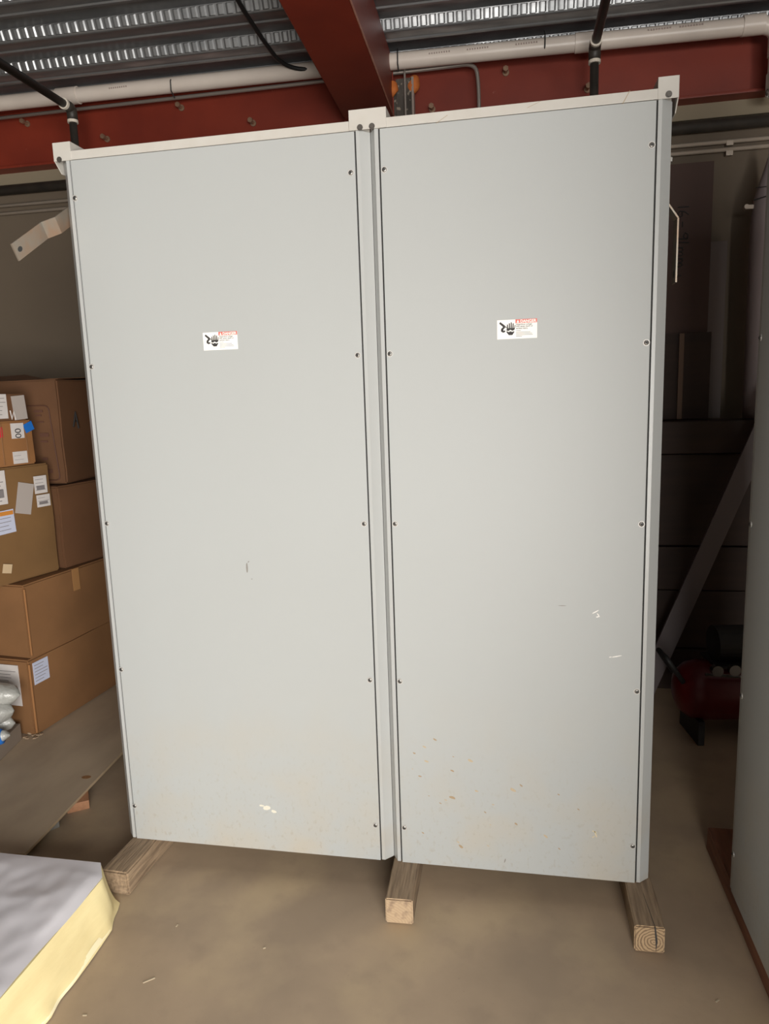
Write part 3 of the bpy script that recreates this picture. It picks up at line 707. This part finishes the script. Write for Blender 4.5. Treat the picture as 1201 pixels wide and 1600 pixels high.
# pale torn strip curling out along the lower edge
b = MB(); bm = b.bm; prev = None
for i in range(61):
    y = -.36-1.0*i/60; x = edge_x(y, .012)
    w = .001+.010*min(1, i/60)*(1+1.2*noise.noise(Vector((y*11, 4, 0))))
    a = bm.verts.new((x-.006, y, .020+.010*noise.noise(Vector((y*9, 1, 1))))); c = bm.verts.new((x+w*.7, y, .011)); d = bm.verts.new((x+w, y, .004))
    if prev:
        bm.faces.new((prev[0], a, c, prev[1])); bm.faces.new((prev[1], c, d, prev[2]))
    prev = (a, c, d)
b.build('torn_facing', M_yellow2, ins, True)

# ------------------------------------------------------------------ dim corner behind the gap on the right
def stackbox(z0, z1, y0, lab, x0=1.95, x1=3.4):
    e = empty('long_carton', ((x0+x1)/2, (y0+2.07)/2, z0)); tag(e, lab, 'cardboard box', 'long cartons stacked behind the gap')
    hw, hd = (x1-x0)/2, (2.07-y0)/2
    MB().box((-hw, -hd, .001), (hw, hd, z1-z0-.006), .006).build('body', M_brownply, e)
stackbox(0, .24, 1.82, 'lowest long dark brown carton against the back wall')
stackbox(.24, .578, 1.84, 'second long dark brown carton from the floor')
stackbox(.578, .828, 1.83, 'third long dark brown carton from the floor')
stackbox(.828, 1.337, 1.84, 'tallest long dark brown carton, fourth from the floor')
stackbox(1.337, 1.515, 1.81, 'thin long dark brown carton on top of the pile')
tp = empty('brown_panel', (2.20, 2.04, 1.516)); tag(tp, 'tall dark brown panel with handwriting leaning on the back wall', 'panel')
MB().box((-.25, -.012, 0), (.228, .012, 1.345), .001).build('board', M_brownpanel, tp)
# handwriting 16-9mm running downwards: strokes in (along, up) coordinates
hw_ = MB()
strokes = [[(0, 1), (.0, 0)], [(.45, 1), (.25, .55), (.22, .15), (.40, 0), (.58, .15), (.50, .42), (.27, .38)], [(.85, .45), (1.15, .45)],
           [(1.85, .95), (1.6, 1), (1.5, .75), (1.7, .55), (1.88, .75), (1.85, .95), (1.85, .2), (1.80, -.2)],
           [(2.1, 1.1), (2.0, -.25)], [(2.35, .6), (2.35, 0), (2.37, .45), (2.52, .6), (2.58, .4), (2.58, 0), (2.62, .45), (2.76, .6), (2.82, .4), (2.82, 0)],
           [(3.0, .6), (3.0, 0), (3.02, .45), (3.15, .6), (3.22, .4), (3.22, 0), (3.28, .45), (3.4, .6), (3.46, .4), (3.5, 0)], [(4.0, .5), (4.02, .1)]]
for s_ in strokes: hw_.tube([(.055+v*.055, -.0135, 1.125-u*.088) for u, v in s_], .0032, 6)
hw_.build('handwriting', M_ink, tp)
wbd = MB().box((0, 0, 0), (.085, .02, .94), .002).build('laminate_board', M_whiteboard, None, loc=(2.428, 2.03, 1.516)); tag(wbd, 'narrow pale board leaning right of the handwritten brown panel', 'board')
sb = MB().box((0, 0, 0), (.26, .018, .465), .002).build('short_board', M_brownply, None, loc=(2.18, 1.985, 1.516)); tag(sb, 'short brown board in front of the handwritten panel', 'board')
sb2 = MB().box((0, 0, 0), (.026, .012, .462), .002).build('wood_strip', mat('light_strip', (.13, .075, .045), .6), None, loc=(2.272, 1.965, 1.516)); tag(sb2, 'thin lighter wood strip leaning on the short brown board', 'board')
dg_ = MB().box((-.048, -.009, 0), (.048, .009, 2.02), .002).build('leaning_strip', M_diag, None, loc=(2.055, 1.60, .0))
dg_.rotation_euler = (R(-4), R(21.6), 0); tag(dg_, 'long pale strip leaning diagonally across the gap', 'board')

# air compressor
ac = empty('air_compressor', (2.45, 1.30, 0), R(8)); tag(ac, 'red air compressor with black motor on the floor in the dark gap', 'air compressor')
b = MB(); n = 28
prof_ = [(-.30, .0), (-.295, .05), (-.275, .10), (-.23, .135), (-.18, .145), (.18, .145), (.23, .135), (.275, .10), (.295, .05), (.30, 0)]
rings = [[b.bm.verts.new((x, r*math.cos(2*math.pi*k/n), .235+r*math.sin(2*math.pi*k/n))) for k in range(n)] for x, r in prof_[1:-1]]
for p_, q_ in zip(rings, rings[1:]):
    for k in range(n): b.bm.faces.new((p_[k], p_[(k+1) % n], q_[(k+1) % n], q_[k]))
b.bm.faces.new(rings[0]); b.bm.faces.new(rings[-1])
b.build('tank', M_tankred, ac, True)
b = MB(); b.cyl((-.12, 0, .47), (.04, 0, .47), .085, 24); b.box((-.14, -.10, .375), (.22, .10, .39), .004)
for k in range(7): b.cyl((.12, 0, .42+k*.018), (.12, 0, .428+k*.018), .062, 20)
b.cyl((.12, 0, .39), (.12, 0, .54), .045, 20); b.build('motor_and_pump', M_rubber, ac)
b = MB(); b.tube([(-.28, -.07, .30), (-.36, -.07, .42), (-.36, .07, .42), (-.28, .07, .30)], .012, 10, .03); b.build('handle', M_rubber, ac, True)
for y in (-.15, .15):
    b = MB(); b.cyl((.2, y-.02, .085), (.2, y+.02, .085), .085, 24); b.cyl((.2, y-.024, .085), (.2, y+.024, .085), .03, 16); b.build('wheel', M_rubber, ac)
b = MB(); b.box((-.22, -.12, 0), (-.19, .12, .12), .004); b.build('foot', M_rubber, ac)
b = MB(); b.cyl((-.17, -.155, .40), (-.17, -.185, .40), .026, 18); b.cyl((-.09, -.155, .40), (-.09, -.18, .40), .026, 18); b.tube([(-.2, -.12, .36), (-.05, -.14, .355), (.05, -.13, .36)], .008, 8); b.build('gauges', M_chrome, ac)

# small litter on the floor
b = MB()
for x, y, L, a in ((.32, -.52, .035, 40), (.20, -.66, .012, 10), (1.42, -.55, .01, 0), (.62, -.35, .008, 30), (1.55, -.62, .012, 120), (.9, -.75, .009, 60), (.30, -.30, .01, 90), (1.95, -.35, .012, 45)):
    d = Vector((math.cos(R(a)), math.sin(R(a)), 0)); n_ = Vector((-d.y, d.x, 0))*.002; c = Vector((x, y, .0002))
    b.poly([c-d*L/2-n_, c+d*L/2-n_, c+d*L/2+n_, c-d*L/2+n_], (0, 0, .0015))
tag(b.build('floor_litter', mat('litter', (.50, .42, .30), .8)), 'scattered straws and specks on the concrete floor', 'debris', None, 'stuff')
